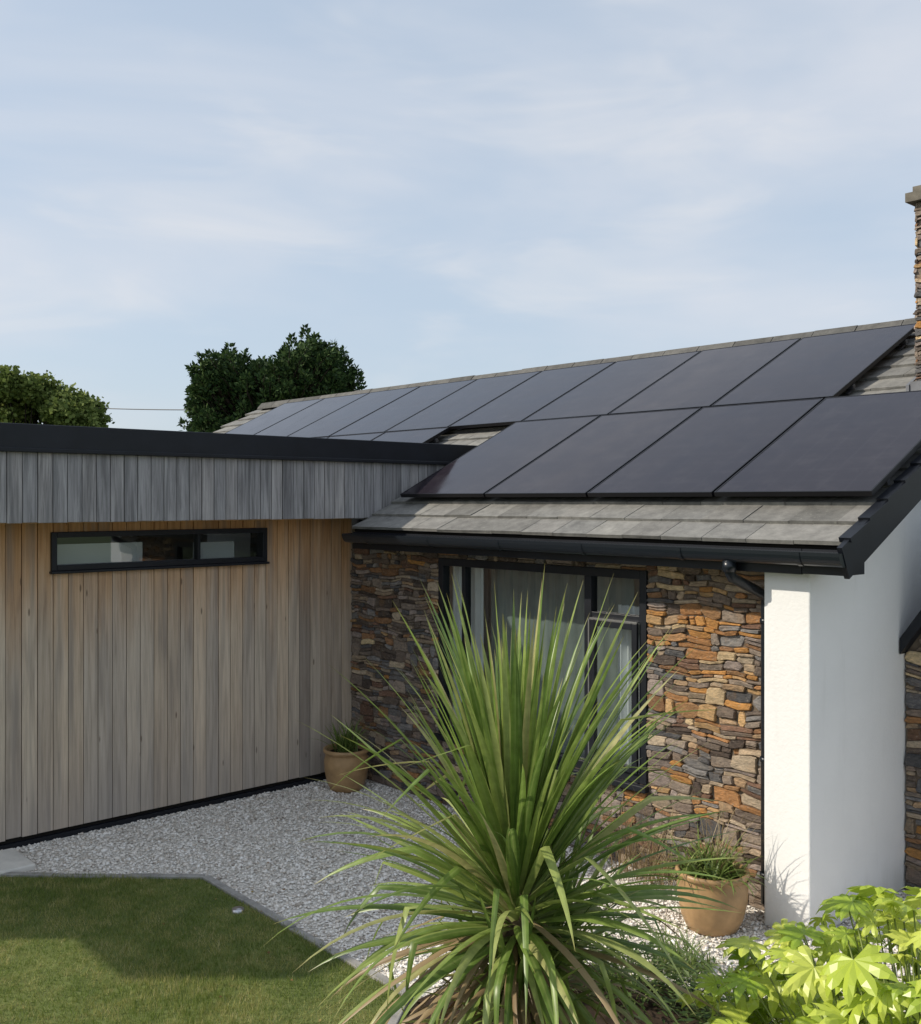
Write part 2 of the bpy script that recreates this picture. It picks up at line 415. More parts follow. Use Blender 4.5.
b.f.append(tuple(range(0,N))); b.f.append(tuple(range(2*N,3*N))); b.mi+=[0,0]
x=.8
while x<5.3:
    for k in range(n):
        a0=math.pi+math.pi*k/n;a1=math.pi+math.pi*(k+1)/n; r0=GR+.004
        p=lambda X,a,rr:(X,GY+rr*math.cos(a),GZ+rr*1.35*math.sin(a))
        q=len(b.v); b.v+=[p(x,a0,r0),p(x+.03,a0,r0),p(x+.03,a1,r0),p(x,a1,r0)]; b.f.append((q,q+1,q+2,q+3)); b.mi.append(0)
    x+=.85
b.obj('gutter',mGutter,house)
b=MB()
b.tube([(4.56,-.402,2.32),(4.56,-.402,2.25),(4.565,-.385,2.21),(4.615,-.10,2.09),(4.622,-.075,2.06),(4.622,-.072,2.0),(4.622,-.072,.08)],.034,14)
for z in (1.9,1.0,.25): b.tube([(4.622,-.072,z),(4.622,-.072,z+.03)],.042,14)
b.tube([(4.56,-.402,2.245),(4.56,-.402,2.315)],.043,14)
b.obj('downpipe',mGutter,house,True)

# main window
b=MB()
F=.065
fr=[(WX0,WX0+F,WZ0,WZ1),(WX1-F,WX1,WZ0,WZ1),(WX0+F,WX1-F,WZ1-F,WZ1),(WX0+F,WX1-F,WZ0,WZ0+F)]
for x0,x1,z0,z1 in fr: b.box(x0,x1,-.02,.06,z0,z1)
MX=3.02
b.box(MX,MX+.07,-.018,.058,WZ0+F,WZ1-F)
b.box(1.62,1.665,-.016,.056,WZ0+F,WZ1-F)
TZ=1.80
b.box(MX+.07,WX1-F,-.016,.056,TZ,TZ+.05)
bev(b.obj('window_frame',mBlack,house),.004)
b=MB()
sx0,sx1,sz0,sz1=MX+.072,WX1-F-.002,WZ0+F+.004,TZ-.004
for x0,x1,z0,z1 in [(sx0,sx0+.05,sz0,sz1),(sx1-.05,sx1,sz0,sz1),(sx0+.05,sx1-.05,sz1-.05,sz1),(sx0+.05,sx1-.05,sz0,sz0+.05)]: b.box(x0,x1,-.045,-.017,z0,z1)
o=bev(b.obj('opening_sash',mBlack,house),.004)
b=MB()
for x0,x1,z0,z1 in [(sx0-.012,sx0-.001,sz0,sz1+.012),(sx0-.012,sx1+.0,sz1+.001,sz1+.012)]: b.box(x0,x1,-.044,-.020,z0,z1)
b.obj('sash_seal',mAlu,house)
b=MB()
def pane(x0,x1,y,z0,z1): b.quad((x0,y,z0),(x1,y,z0),(x1,y,z1),(x0,y,z1))
pane(WX0+F,1.62,.02,WZ0+F,WZ1-F); pane(1.665,MX,.02,WZ0+F,WZ1-F); pane(MX+.07,WX1-F,.02,TZ+.05,WZ1-F); pane(sx0+.05,sx1-.05,-.03,sz0+.05,sz1-.05)
b.obj('window_glazing',mGlass,house)
b=MB(); b.box(WX0-.03,WX1+.03,-.075,-.021,WZ0-.045,WZ0-.002); bev(b.obj('window_sill',mBlack,house),.004)
def curtain(mb,p0,p1,z0,z1,amp=.03,waves=8,nrm=(0,1)):
    n=waves*10; bb=len(mb.v)
    for i in range(n+1):
        t=i/n; o=amp*math.sin(t*waves*2*math.pi)+amp*.4*math.sin(t*waves*4.7+1)
        x=p0[0]+(p1[0]-p0[0])*t+nrm[0]*o; y=p0[1]+(p1[1]-p0[1])*t+nrm[1]*o
        mb.v+=[(x,y,z0),(x,y,z1)]
    for i in range(n):
        a=bb+2*i; mb.f.append((a,a+2,a+3,a+1)); mb.mi.append(0)
b=MB()
curtain(b,(1.32,.14),(1.74,.14),.5,2.2,.022,6)
curtain(b,(3.22,.14),(3.60,.14),.5,1.9,.022,6)
b.obj('curtains',mCurtain,house,True)
b=MB(); curtain(b,(1.7,.26),(3.3,.24),.5,2.2,.006,11)
b.obj('net_curtain',M_simple('net_fabric',(.17,.20,.19),.9,.1,2,.3),house,True)

# chimney stack through roof
CHX=4.735
b=MB(); b.box(CHX+.02,5.60,1.86,2.86,2.6,5.0); b.box(5.025,5.60,1.862,2.858,0,2.6); b.obj('chimney_core',mMortar,house)
b=MB()
stones(b,CHX,5.62,3.0,4.98,lambda s,z,d:(s,1.86-d,z))
stones(b,5.03,5.62,2.0,3.0,lambda s,z,d:(s,1.86-d,z))
stones(b,1.84,2.88,3.0,4.98,lambda s,z,d:(CHX+.02-d,s,z))
stones(b,1.84,2.88,0,4.98,lambda s,z,d:(5.60+d,s,z))
b.obj('chimney_stones',mStone,house)
b=MB(); b.box(CHX-.05,5.67,1.79,2.93,4.98,5.05); b.box(CHX-.01,5.63,1.83,2.89,5.05,5.10)
b.lathe((5.2,2.36,5.10),[(.13,0),(.12,.3),(.14,.32),(.14,.36),(.10,.36),(.10,0)],20)
b.obj('chimney_cap',M_simple('weathered_cap',(.17,.155,.13),.9,.2,9,.35,.5,40),house)
b=MB()
q0,q1=CHX-.045,CHX-.02
b.quadbox([(q0,1.79,zr(1.79)-.03),(q1,1.79,zr(1.79)-.03),(q1,2.9,zr(2.9)-.03),(q0,2.9,zr(2.9)-.03),(q0,1.79,zr(1.79)+.10),(q1,1.79,zr(1.79)+.10),(q1,2.9,zr(2.9)+.10),(q0,2.9,zr(2.9)+.10)])
b.box(q1+.005,5.66,1.80,1.825,zr(1.8)-.03,zr(1.8)+.12); b.obj('chimney_flashing',M_simple('lead',(.16,.165,.18),.5,.4,8,.2),house)
# side porch
b=MB()
px0,pxm,px1,py0,py1,pe,pk=5.03,5.62,6.21,1.05,1.80,1.66,2.50
me=[(px0,py0,0),(px1,py0,0),(px1,py0,pe),(pxm,py0,pk),(px0,py0,pe)]
bb=len(b.v); b.v+=me+[(x,py1,z) for x,y,z in me]; b.f+=[(0,1,2,3,4),(9,8,7,6,5)]+[(i,i+5,(i+1)%5+5,(i+1)%5) for i in range(5)]; b.mi+=[0]*7
b.obj('porch_core',mMortar,house)
b=MB()
stones(b,px0,px1,0,pe,lambda s,z,d:(s,py0-d,z))
stones(b,py0,py1,0,pe,lambda s,z,d:(px1+d,s,z))
zz=pe
while zz<pk-.1:
    k=(zz+.12-pe)/(pk-pe)
    stones(b,px0+(pxm-px0)*k,px1-(px1-pxm)*k,zz,zz+.1,lambda s,z,d:(s,py0-d,z)); zz+=.1
b.obj('porch_stones',mStone,house)
b=MB()
for sgn in (-1,1):
    xo=pxm+sgn*(pxm-px0)
    b.quadbox([(xo,py0-.1,pe-.02),(pxm,py0-.1,pk-.02),(pxm,py1,pk-.02),(xo,py1,pe-.02),(xo,py0-.1,pe+.09),(pxm,py0-.1,pk+.09),(pxm,py1,pk+.09),(xo,py1,pe+.09)])
b.obj('porch_roof',mBlack,house)

# ================================================================== SOLAR PANELS
mFrame=M_simple('panel_frame',(.006,.006,.008),.4,.3)
def panel(x0,x1,s0,s1):
    b=MB(); n0,n1=.080,.114; fw=.011; dn=U(-.0015,.0015); n0+=dn; n1+=dn
    b.quadbox([rp(x0+fw,s0+fw,n0+.002),rp(x1-fw,s0+fw,n0+.002),rp(x1-fw,s1-fw,n0+.002),rp(x0+fw,s1-fw,n0+.002),rp(x0+fw,s0+fw,n1-.002),rp(x1-fw,s0+fw,n1-.002),rp(x1-fw,s1-fw,n1-.002),rp(x0+fw,s1-fw,n1-.002)],0)
    for a,c,d,e in ((x0,x0+fw,s0,s1),(x1-fw,x1,s0,s1),(x0+fw,x1-fw,s0,s0+fw),(x0+fw,x1-fw,s1-fw,s1)):
        b.quadbox([rp(a,d,n0),rp(c,d,n0),rp(c,e,n0),rp(a,e,n0),rp(a,d,n1),rp(c,d,n1),rp(c,e,n1),rp(a,e,n1)],1)
    o=b.obj('solar_panel',[mSolar,mFrame])
    me=o.data; uv=me.uv_layers.new(name='UV')
    for l in me.loops:
        v=me.vertices[l.vertex_index].co
        sv=(v.y-EY)*CS+(v.z-EZ)*SN
        uv.data[l.index].uv=((v.x-x0)/(x1-x0),(sv-s0)/1.72)
    return o
PW=1.15
for i in range(4): panel(5.27-PW*(i+1)+.02,5.27-PW*i,.488,2.208)
for i in range(9): panel(4.19-PW*(i+1)+.02,4.19-PW*i,2.228,3.948)
for i in range(5): panel(-.36-PW*(i+1)+.02,-.36-PW*i,1.66,2.208)
b=MB()
def rail(x0,x1,s):
    b.quadbox([rp(x0,s,.040),rp(x1,s,.040),rp(x1,s+.04,.040),rp(x0,s+.04,.040),rp(x0,s,.077),rp(x1,s,.077),rp(x1,s+.04,.077),rp(x0,s+.04,.077)])
    x=x0+.25
    while x<x1:
        b.quadbox([rp(x,s-.06,.02),rp(x+.03,s-.06,.02),rp(x+.03,s+.03,.02),rp(x,s+.03,.02),rp(x,s-.06,.03),rp(x+.03,s-.06,.03),rp(x+.03,s+.03,.039),rp(x,s+.03,.039)]); x+=1.0
rail(.69,5.26,.72); rail(.69,5.26,1.85); rail(-6.1,4.20,2.55); rail(-6.1,4.20,3.6); rail(-6.05,-.34,1.95)
b.obj('panel_mounting_rails',M_simple('rail_black',(.05,.05,.055),.4,.5),house)

# ================================================================== TIMBER EXTENSION
ext=empty('timber_clad_extension')
YE=-6.0
wy0,wy1,wz0,wz1=-2.95,-.975,2.135,2.445
b=MB()
b.box(-.28,-.03,YE,wy0,.0,2.5); b.box(-.28,-.03,wy1,-.002,.0,2.5); b.box(-.28,-.031,wy0,wy1,0,wz0); b.box(-.28,-.031,wy0,wy1,wz1,2.5)
b.obj('wall_core',mDark,ext)
b=MB(); 
BW=.122; y=-.004
while y>YE+.03:
    ya=y-BW+U(.004,.007)
    d=U(-.003,.003)
    if not (ya>wy1 or y<wy0):
        if y>wy1+.001: b.box(-.03,-.004+d,wy1+.001,y,.075,2.52); b.box(-.03,-.004+d,ya,wy1,.075,wz0); b.box(-.03,-.004+d,ya,wy1,wz1,2.52)
        elif ya<wy0-.001: b.box(-.03,-.004+d,ya,wy0-.001,.075,2.52); b.box(-.03,-.004+d,wy0,y,.075,wz0); b.box(-.03,-.004+d,wy0,y,wz1,2.52)
        else: b.box(-.03,-.004+d,ya,y,.075,wz0); b.box(-.03,-.004+d,ya,y,wz1,2.52)
    else: b.box(-.03,-.004+d,ya,y,.075+U(-.004,.004),2.52)
    y-=BW
x=-.04
while x>-5:
    b.box(x-BW+.006,x,YE-.03,YE,.075,2.52); x-=BW
bev(b.obj('vertical_cladding',mClad,ext),.003,1)
b=MB(); b.box(-.03,.004,YE,-.01,0,.04); b.obj('base_flashing',mBlack,ext)
b=MB(); F=.045
for a,c,d,e in [(wy0,wy0+F,wz0,wz1),(wy1-F,wy1,wz0,wz1),(wy0+F,wy1-F,wz1-F,wz1),(wy0+F,wy1-F,wz0,wz0+F)]: b.box(-.08,.022,a,c,d,e)
b.box(-.07,.0,-1.67,-1.64,wz0+F,wz1-F)
b.box(-.08,.045,wy0-.01,wy1+.01,wz0-.022,wz0-.001)
bev(b.obj('strip_window_frame',mBlack,ext),.004)
b=MB(); b.quad((-.042,wy0+F,wz0+F),(-.042,wy1-F,wz0+F),(-.042,wy1-F,wz1-F),(-.042,wy0+F,wz1-F)); b.obj('strip_window_glazing',mGlass,ext)
b=MB(); b.box(-.16,-.13,-2.86,-2.12,1.9,2.34); b.box(-.22,-.19,-1.6,-1.2,1.9,2.32); b.obj('window_blind',mWhite,ext)
b=MB(); b.box(-3,-2.9,YE+.1,0,0,2.5); b.box(-2.9,-.3,YE+.1,0,2.47,2.495); b.obj('interior_room',mInterior,ext)
b=MB(); b.box(-5.3,.42,YE-.3,1.15,2.56,3.20); b.obj('flat_roof',mDark,ext)
b=MB(); b.box(-.03,.42,YE-.3,-.30,2.525,2.555); b.obj('roof_soffit',mClad,ext)
b=MB(); y=1.15; BF=.112
while y>YE-.3:
    d=U(-.003,.003); b.box(.422,.452+d,y-BF+U(.004,.007),y,2.53+U(-.003,.003),3.065); y-=BF
x=.45
while x>-5.3:
    b.box(x-BF+.006,x,YE-.33,YE-.302,2.53,3.065); x-=BF
bev(b.obj('roof_fascia_cladding',mFasc,ext),.003,1)
b=MB(); b.box(.34,.478,YE-.36,1.30,3.066,3.262); b.box(-5.3,.339,YE-.36,YE-.22,3.066,3.262); b.box(.30,.339,YE-.2,1.3,3.20,3.25)
b.box(.453,.492,YE-.37,1.28,3.052,3.085)
bev(b.obj('roof_edge_trim',mBlack,ext),.006)
b=MB(); b.box(-5.0,-.3,YE,YE+.1,0,2.56); b.box(-5.1,-5.0,YE,0,0,2.56); b.obj('rear_walls',mClad,ext)

# ================================================================== GROUND
lawnP=[(1.60,-2.48),(3.9,-2.52),(4.35,-3.1),(4.6,-4.2),(5.2,-6.2),(6.5,-9.0),(-3.0,-9.0),(-3.0,-6.4),(.06,-6.4),(.06,-4.03)]
bedP=[(4.35,-1.45),(5.2,-1.3),(6.6,-1.2),(9.0,-1.6),(9.0,-9.0),(6.55,-9.0),(5.25,-6.2),(4.65,-4.2),(4.4,-3.1),(3.98,-2.55),(3.98,-1.9)]
t=NT('field_grass'); n=t.noise(t.coord(),.4,4,.7); n2=t.noise(t.coord(),9,3)
t.base(t.mix(n2,t.ramp(n,[(.3,(.045,.075,.018)),(.7,(.09,.12,.03))]),(.07,.09,.03))); t.rough(.9); t.bump(n2,.5,.03)
poly('ground',[(-1500,-1500),(1500,-1500),(1500,1500),(-1500,1500)],-.02,t.m)
t=NT('gravel_base'); v=t.voronoi(t.coord(),55); t.base(t.ramp(v.outputs['Color'],[(.1,(.46,.43,.39)),(.5,(.66,.625,.57)),(.9,(.84,.81,.75))])); t.rough(.9)
t.bump(v.outputs['Distance'],.8,.01)
poly('gravel',[(0,-4.2),(0,.01),(5.0,.01),(5.0,6.9),(9,6.9),(9,-1.2),(5,-2.0),(4.2,-3),(1.6,-3)],0.0,t.m)
t=NT('lawn_base'); n=t.noise(t.coord(),2.2,4,.7); t.base(t.ramp(n,[(.3,(.08,.115,.025)),(.7,(.17,.20,.055))])); t.rough(.95); t.bump(t.noise(t.coord(),120,2),.8,.01)
poly('lawn',lawnP,.014,t.m)
def pebbles(name,N,x0,x1,y0,y1,cond,mat,zz=.004):
    X=np.random.uniform(x0,x1,N);Y=np.random.uniform(y0,y1,N); k=cond(X,Y); X=X[k];Y=Y[k];N=len(X)
    base=np.array([(1,0,0),(-1,0,0),(0,1,0),(0,-1,0),(0,0,1),(0,0,-1)],float)
    F=np.array([(0,2,4),(2,1,4),(1,3,4),(3,0,4),(2,0,5),(1,2,5),(3,1,5),(0,3,5)])
    V=base[None]*np.random.uniform(.65,1.3,(N,6,1)); sc=np.random.lognormal(math.log(.0105),.36,(N,1,1))*np.random.uniform(.7,1.2,(N,1,3)); sc[:,:,2]*=.55
    V=V*sc; A=np.random.uniform(0,6.28,N); B=np.random.uniform(-.5,.5,N)
    ca,sa,cb,sb=np.cos(A),np.sin(A),np.cos(B),np.sin(B)
    y=V[:,:,1]*cb[:,None]-V[:,:,2]*sb[:,None]; z=V[:,:,1]*sb[:,None]+V[:,:,2]*cb[:,None]; x=V[:,:,0]
    x2=x*ca[:,None]-y*sa[:,None]+X[:,None]; y2=x*sa[:,None]+y*ca[:,None]+Y[:,None]; z2=z+zz+np.random.uniform(0,.006,N)[:,None]
    V=np.stack([x2,y2,z2],-1).reshape(-1,3); F=(F[None]+6*np.arange(N)[:,None,None]).reshape(-1,3)
    return fastmesh(name,V,F,mat)
mPeb=M_island('pebble_stone',[(0,(.34,.30,.26)),(.07,(.62,.55,.47)),(.3,(.86,.81,.74)),(.7,(.91,.87,.81)),(1,(.94,.92,.88))])
pebbles('gravel_stones',80000,.015,6.2,-4.1,1.0,lambda X,Y:(~inpoly(X,Y,lawnP))&(~inpoly(X,Y,bedP))&(Y>-4.1)&((Y<-.03)|(X>5.03)),mPeb)
b=MB()
for i in range(60):
    x,y=U(.2,4.5),U(-3.4,-.15); a=U(0,6.28); L=U(.012,.03); z=.03+U(0,.008); c_,s_=math.cos(a),math.sin(a); w=L*.35
    b.quad((x,y,z),(x+c_*L*.5-s_*w,y+s_*L*.5+c_*w,z+U(0,.008)),(x+c_*L,y+s_*L,z+U(-.004,.004)),(x+c_*L*.5+s_*w,y+s_*L*.5-c_*w,z+U(0,.006)))
b.obj('fallen_leaves',M_island('fallen_leaf',[(0,(.10,.055,.025)),(.6,(.22,.13,.05)),(1,(.33,.25,.09))]))
N=150000
X=np.random.uniform(.3,5.0,N);Y=np.random.uniform(-5.6,-2.45,N); k=inpoly(X,Y,lawnP);X=X[k];Y=Y[k];N=len(X)
A=np.random.uniform(0,6.28,N);H=np.random.uniform(.015,.036,N)*(1+.35*np.sin(X*2.1+Y*3.3)*np.sin(Y*2.3-X));W=np.random.uniform(.0015,.0028,N);LN=np.random.uniform(-.018,.018,(N,2))
V=np.zeros((N,3,3)); V[:,0]=np.stack([X+W*np.cos(A),Y+W*np.sin(A),np.full(N,.012)],-1);V[:,1]=np.stack([X-W*np.cos(A),Y-W*np.sin(A),np.full(N,.012)],-1)
V[:,2]=np.stack([X+LN[:,0],Y+LN[:,1],.014+H],-1)
t=NT('grass_blade'); isl=t.island(); n=t.noise(t.coord(),3.6,5,.8)
c=t.mix(t.maprange(n,.42,.60),t.ramp(isl,[(0,(.10,.16,.028)),(.6,(.19,.26,.055)),(1,(.30,.33,.10))]),t.ramp(isl,[(0,(.24,.27,.07)),(.6,(.39,.39,.13)),(1,(.56,.49,.26))]))
t.base(c);t.rough(.6);t.spec(.25);t.translucent(c,.38)
fastmesh('lawn_grass',V.reshape(-1,3),np.arange(N*3).reshape(-1,3),t.m)
def edging(pts):
    b=MB()
    for (x0,y0),(x1,y1) in zip(pts[:-1],pts[1:]):
        d=Vector((x1-x0,y1-y0,0)); L=d.length; d.normalize(); n=Vector((-d.y,d.x,0))
        k=max(1,round(L/.6)); st=L/k
        for i in range(k):
            a=Vector((x0,y0,0))+d*(st*i+.003)+n*U(-.004,.004); c=Vector((x0,y0,0))+d*(st*(i+1)-.003)+n*U(-.004,.004); w=n*.028; j=U(-.004,.004)
            P=[a-w,c-w,c+w,a+w]; b.quadbox([(p.x,p.y,-.03) for p in P]+[(p.x,p.y,.030+j) for p in P])
    return bev(b.obj('lawn_edging',mKerb),.006)
edging([(.08,-4.03),(1.60,-2.465),(3.92,-2.505),(4.37,-3.1)])
me=bpy.data.meshes.new('garden_bed'); gx=np.linspace(3.9,9,60); gy=np.linspace(-9,-1.2,90); V=[];idx={};Fc=[]
for i,x in enumerate(gx):
    for j,y in enumerate(gy):
        if inpoly(np.array([x]),np.array([y]),bedP)[0]:
            dm=min(abs((x-p[0])*(q[1]-p[1])-(y-p[1])*(q[0]-p[0]))/math.hypot(q[0]-p[0],q[1]-p[1]) for p,q in zip(bedP,bedP[1:]+bedP[:1]))
            idx[i,j]=len(V); V.append((x+U(-.02,.02),y+U(-.02,.02),.012+min(.12,.25*dm)+U(-.01,.012)))
for (i,j) in idx:
    q=[(i,j),(i+1,j),(i+1,j+1),(i,j+1)]
    if all(a in idx for a in q): Fc.append(tuple(idx[a] for a in q))
me.from_pydata(V,[],Fc); me.materials.append(mSoil); o=bpy.data.objects.new('garden_bed',me); scene.collection.objects.link(o)
poly('garden_bed_base',bedP,.008,mSoil).parent=o
b=MB(); b.box(.12,.60,-3.62,-3.28,0.0,.05); o=bev(b.obj('paving_slab',mSlab),.012,2)
b=MB(); b.lathe((2.29,-2.60,.03),[(.0,.010),(.022,.010),(.026,.006),(.034,.008),(.040,.004),(.040,-.02)],24); b.obj('garden_spotlight',mAlu,None,True)

# ================================================================== POTS
mStrap=M_leaf('strappy_leaf',[(0,(.07,.12,.02)),(.5,(.14,.21,.045)),(1,(.23,.29,.08))],.25,attr=True)
mDry=M_leaf('dry_grass',[(0,(.20,.14,.07)),(1,(.36,.28,.15))],.2)
def pot_plant(c,r,h,kind):
    e=empty('potted_plant')
    b=MB(); pr=[(0,0),(.66*r,0),(.72*r,.01),(.86*r,.22*h),(.96*r,.5*h),(.98*r,.72*h),(.91*r,.85*h),(.92*r,.89*h),(1.0*r,.91*h),(1.02*r,.95*h),(1.0*r,h),(.92*r,h),(.88*r,.95*h),(.87*r,.86*h),(0,.86*h)]
    b.lathe((c[0],c[1],.006),pr,48); b.obj('pot',mPot,e,True)
    b=MB(); b.lathe((c[0],c[1],.006),[(0,.88*h),(.86*r,.88*h)],24); b.obj('soil',mSoil,e)
    b=MB()
    if kind==0:
        for i in range(80):
            a=U(0,6.28); b.strap((c[0]+U(-.4,.4)*r,c[1]+U(-.4,.4)*r,.87*h),a,U(.8,1.5),U(.22,.42),.016,U(.3,1.5),segs=6)
        b.obj('leaves',mStrap,e,True)
    else:
        for i in range(280):
            a=U(0,6.28); b.strap((c[0]+U(-.6,.6)*r,c[1]+U(-.6,.6)*r,.87*h),a,U(.2,1.4),U(.14,.34),.016,U(.5,1.8),segs=6)
        b.obj('leaves',mStrap,e,True)
        b=MB()
        for i in range(60):
            a=U(0,6.28); b.strap((c[0]+U(-.3,.3)*r,c[1]+U(-.3,.3)*r,.87*h),a,U(.7,1.5),U(.3,.6),.005,U(.2,1.4),segs=7)
        b.obj('dry_stalks',mDry,e,True)
    return e
pot_plant((.40,-.36),.212,.385,0)
pot_plant((4.50,-.50),.225,.37,1)

# ================================================================== CORDYLINE
cab=empty('cordyline_palm')
mCord=M_leaf('cordyline_leaf',[(0,(.12,.20,.045)),(.35,(.20,.30,.06)),(.7,(.30,.38,.095)),(.9,(.40,.45,.16)),(1,(.46,.41,.19))],.36,.36,.5,attr=True)
mDead=M_leaf('dead_leaf',[(0,(.20,.13,.065)),(1,(.42,.32,.18))],.15)
CX,CY=5.66,-3.43
b=MB(); b.tube([(CX+.05,CY-.03,0),(CX+.03,CY,.4),(CX,CY+.01,.9),(CX,CY,1.45)],[.085,.07,.06,.045],14)
b.tube([(CX+.02,CY,.45),(CX-.03,CY+.12,.75),(CX-.02,CY+.2,.98)],[.05,.045,.035],12)
b.obj('trunk',mBark,cab,True)
b=MB(); N=330
for i in range(N):
    t=(i+.5)/N
    el=math.radians(-28+117*(t**.64)); el+=U(-.16,.16); el=min(el,1.54)
    a=i*2.399963+U(-.35,.35)
    L=U(.74,1.03)*(.70+.35*min(1,t*1.5))*(1.03 if t<.93 else U(.7,.98)); 
    dr=(1.1*(1-t)**.9+.06)*U(.35,1.45)
    z=1.10+.33*t
    kk=(U(.4,.75),U(.4,1.3)) if R()<.22 and t<.7 else None
    b.strap((CX+.035*math.cos(a),CY+.035*math.sin(a),z),a,el,L,U(.026,.044),dr,.28,12,U(-.8,.8),U(-.3,.3),kink=kk)
b.obj('crown_leaves',mCord,cab,True)
b=MB()
for (hx,hy,hz,n,LL) in ((CX-.02,CY+.2,.98,90,.62),(CX+.05,CY-.06,.85,50,.56)):
    for i in range(n):
        t=(i+.5)/n; a=i*2.4+U(-.2,.2); el=math.radians(-20+95*t**.8)
        b.strap((hx,hy,hz-.1+.15*t),a,el,LL*U(.75,1.05),U(.022,.034),(1.2*(1-t)+.15)*U(.6,1.3),.28,10,U(-.5,.5),U(-.2,.2))
b.obj('side_shoot_leaves',mCord,cab,True)
b=MB()
for i in range(95):
    a=U(0,6.28); b.strap((CX+.06*math.cos(a),CY+.06*math.sin(a),U(.85,1.25)),a,U(-.8,.15),U(.45,.8),U(.015,.03),U(.4,1.2),.4,9,U(-1.2,1.2),U(-.5,.5))
b.obj('dead_skirt',mDead,cab,True)

# ================================================================== FATSIA (lime foliage shrub)
fat=empty('fatsia_shrub')
mFat=M_leaf('fatsia_leaf',[(0,(.28,.41,.045)),(.4,(.48,.60,.07)),(1,(.70,.75,.16))],.38,.33,.5,attr=False)
mStem=M_simple('green_stem',(.22,.27,.07),.6)
FC=Vector((6.93,-2.87,.70)); bl=MB(); bs=MB()
def fleaf(mb,c,nrm,fwd,size):
    nrm=nrm.normalized(); fwd=(fwd-nrm*fwd.dot(nrm)).normalized(); sd=nrm.cross(fwd)
    nl=random.choice([7,8,9]); b0=len(mb.v); mb.v.append(tuple(c))
    span=math.radians(285)
    notch=[]
    for k in range(nl+1):
        a=-span/2+span*k/nl; r=size*.46*(1-.25*abs(a)/2.3)
        d=fwd*math.cos(a)+sd*math.sin(a); notch.append(len(mb.v)); mb.v.append(tuple(c+d*r-nrm*size*.05))
    for k in range(nl):
        a=-span/2+span*(k+.5)/nl; L=size*(1-.25*(abs(a)/2.3)**1.5)*U(.9,1.08); d=fwd*math.cos(a)+sd*math.sin(a); s2=nrm.cross(d)
        w=size*.155*U(.9,1.1)
        dr=U(.05,.30)*size; wv=U(-.04,.04)*size
        q=len(mb.v)
        def pt(f,wd,dz): return tuple(c+d*L*f+s2*wd-nrm*dz)
        mb.v+=[pt(.40,0,-.015*size),pt(.64,0,.02*size),pt(.66,-w,.08*size+wv),pt(.66,w,.08*size-wv),pt(.85,-w*.68,.14*size-wv),pt(.85,w*.68,.14*size+wv),pt(.84,0,.09*size),pt(1,0,.10*size+dr)]
        A,B=notch[k],notch[k+1]
        mb.f+=[(b0,A,q),(b0,q,B),(A,q+2,q+1,q),(q,q+1,q+3,B),(q+2,q+4,q+6,q+1),(q+1,q+6,q+5,q+3),(q+4,q+7,q+6),(q+6,q+7,q+5)]; mb.mi+=[0]*8
for i in range(520):
    a=U(0,6.28); ph=math.acos(U(0.0,1)); 
    rr=(.76 if i<330 else U(.42,.66))*U(.84,1.12)
    dirv=Vector((math.sin(ph)*math.cos(a),math.sin(ph)*math.sin(a),math.cos(ph)*.95))
    p=FC+Vector((dirv.x*rr,dirv.y*rr,dirv.z*rr*.97))
    nrm=(dirv*.5+Vector((0,0,1))*.7+Vector((U(-.7,.7),U(-.7,.7),0)))
    fwd=Vector((dirv.x,dirv.y,0))+Vector((U(-.6,.6),U(-.6,.6),-.2))
    fleaf(bl,p,nrm,fwd,U(.06,.14))
    root=FC+Vector((dirv.x*.15,dirv.y*.15,-.3))
    mid=(root+p)*.5+Vector((0,0,.03)); bs.tube([root,mid,p],[.005,.004,.0025],5)
bl.obj('leaves',mFat,fat,False)
for k in range(6):
    a=k*1.05; bs.tube([(FC.x+.12*math.cos(a),FC.y+.12*math.sin(a),.05),(FC.x+.15*math.cos(a),FC.y+.15*math.sin(a),.55)],[.016,.012],7)
bs.obj('stems',mStem,fat,True)

# ================================================================== low bed plants
mLow=M_leaf('low_shrub_leaf',[(0,(.03,.06,.015)),(.6,(.08,.13,.03)),(1,(.15,.20,.06))],.25)
def lowshrub(c,r,h,n,ls):
    b=MB()
    for i in range(14):
        a=U(0,6.28); k=U(.3,.95); b.tube([(c[0],c[1],.02),(c[0]+r*k*.6*math.cos(a),c[1]+r*k*.6*math.sin(a),h*.45),(c[0]+r*k*math.cos(a),c[1]+r*k*math.sin(a),h*U(.6,.9))],[.006,.004,.002],5,mi=1)
    for i in range(n):
        a=U(0,6.28); ph=math.acos(U(0,1)); rr=U(.45,1.08)
        p=Vector((c[0]+r*rr*math.sin(ph)*math.cos(a),c[1]+r*rr*math.sin(ph)*math.sin(a),.06+h*rr*math.cos(ph)))
        d=Vector((math.cos(a)+U(-.6,.6),math.sin(a)+U(-.6,.6),U(-.2,.9))).normalized(); s=d.cross(Vector((U(-.4,.4),U(-.4,.4),1))).normalized()
        L=ls*U(.6,1.2); q=len(b.v); n_=s.cross(d)
        b.v+=[tuple(p),tuple(p+d*L*.5+s*L*.2),tuple(p+d*L-n_*L*.15),tuple(p+d*L*.5-s*L*.2)]; b.f.append((q,q+1,q+2,q+3)); b.mi.append(0)
    b.obj('garden_shrub',[mLow,mStem])
lowshrub((4.85,-1.75),.34,.34,1300,.05)
lowshrub((5.45,-1.65),.38,.32,1300,.055)
lowshrub((4.5,-2.25),.28,.30,900,.05)
lowshrub((6.1,-1.75),.40,.40,1300,.06)
b=MB()
for i in range(160):
    a=U(0,6.28); b.strap((U(3.5,4.0),U(-.30,-.12),0.0),a,U(.9,1.5),U(.25,.75),.006,U(.1,.9),segs=6)
b.obj('ornamental_grass',mDry,None,True)
b=MB()
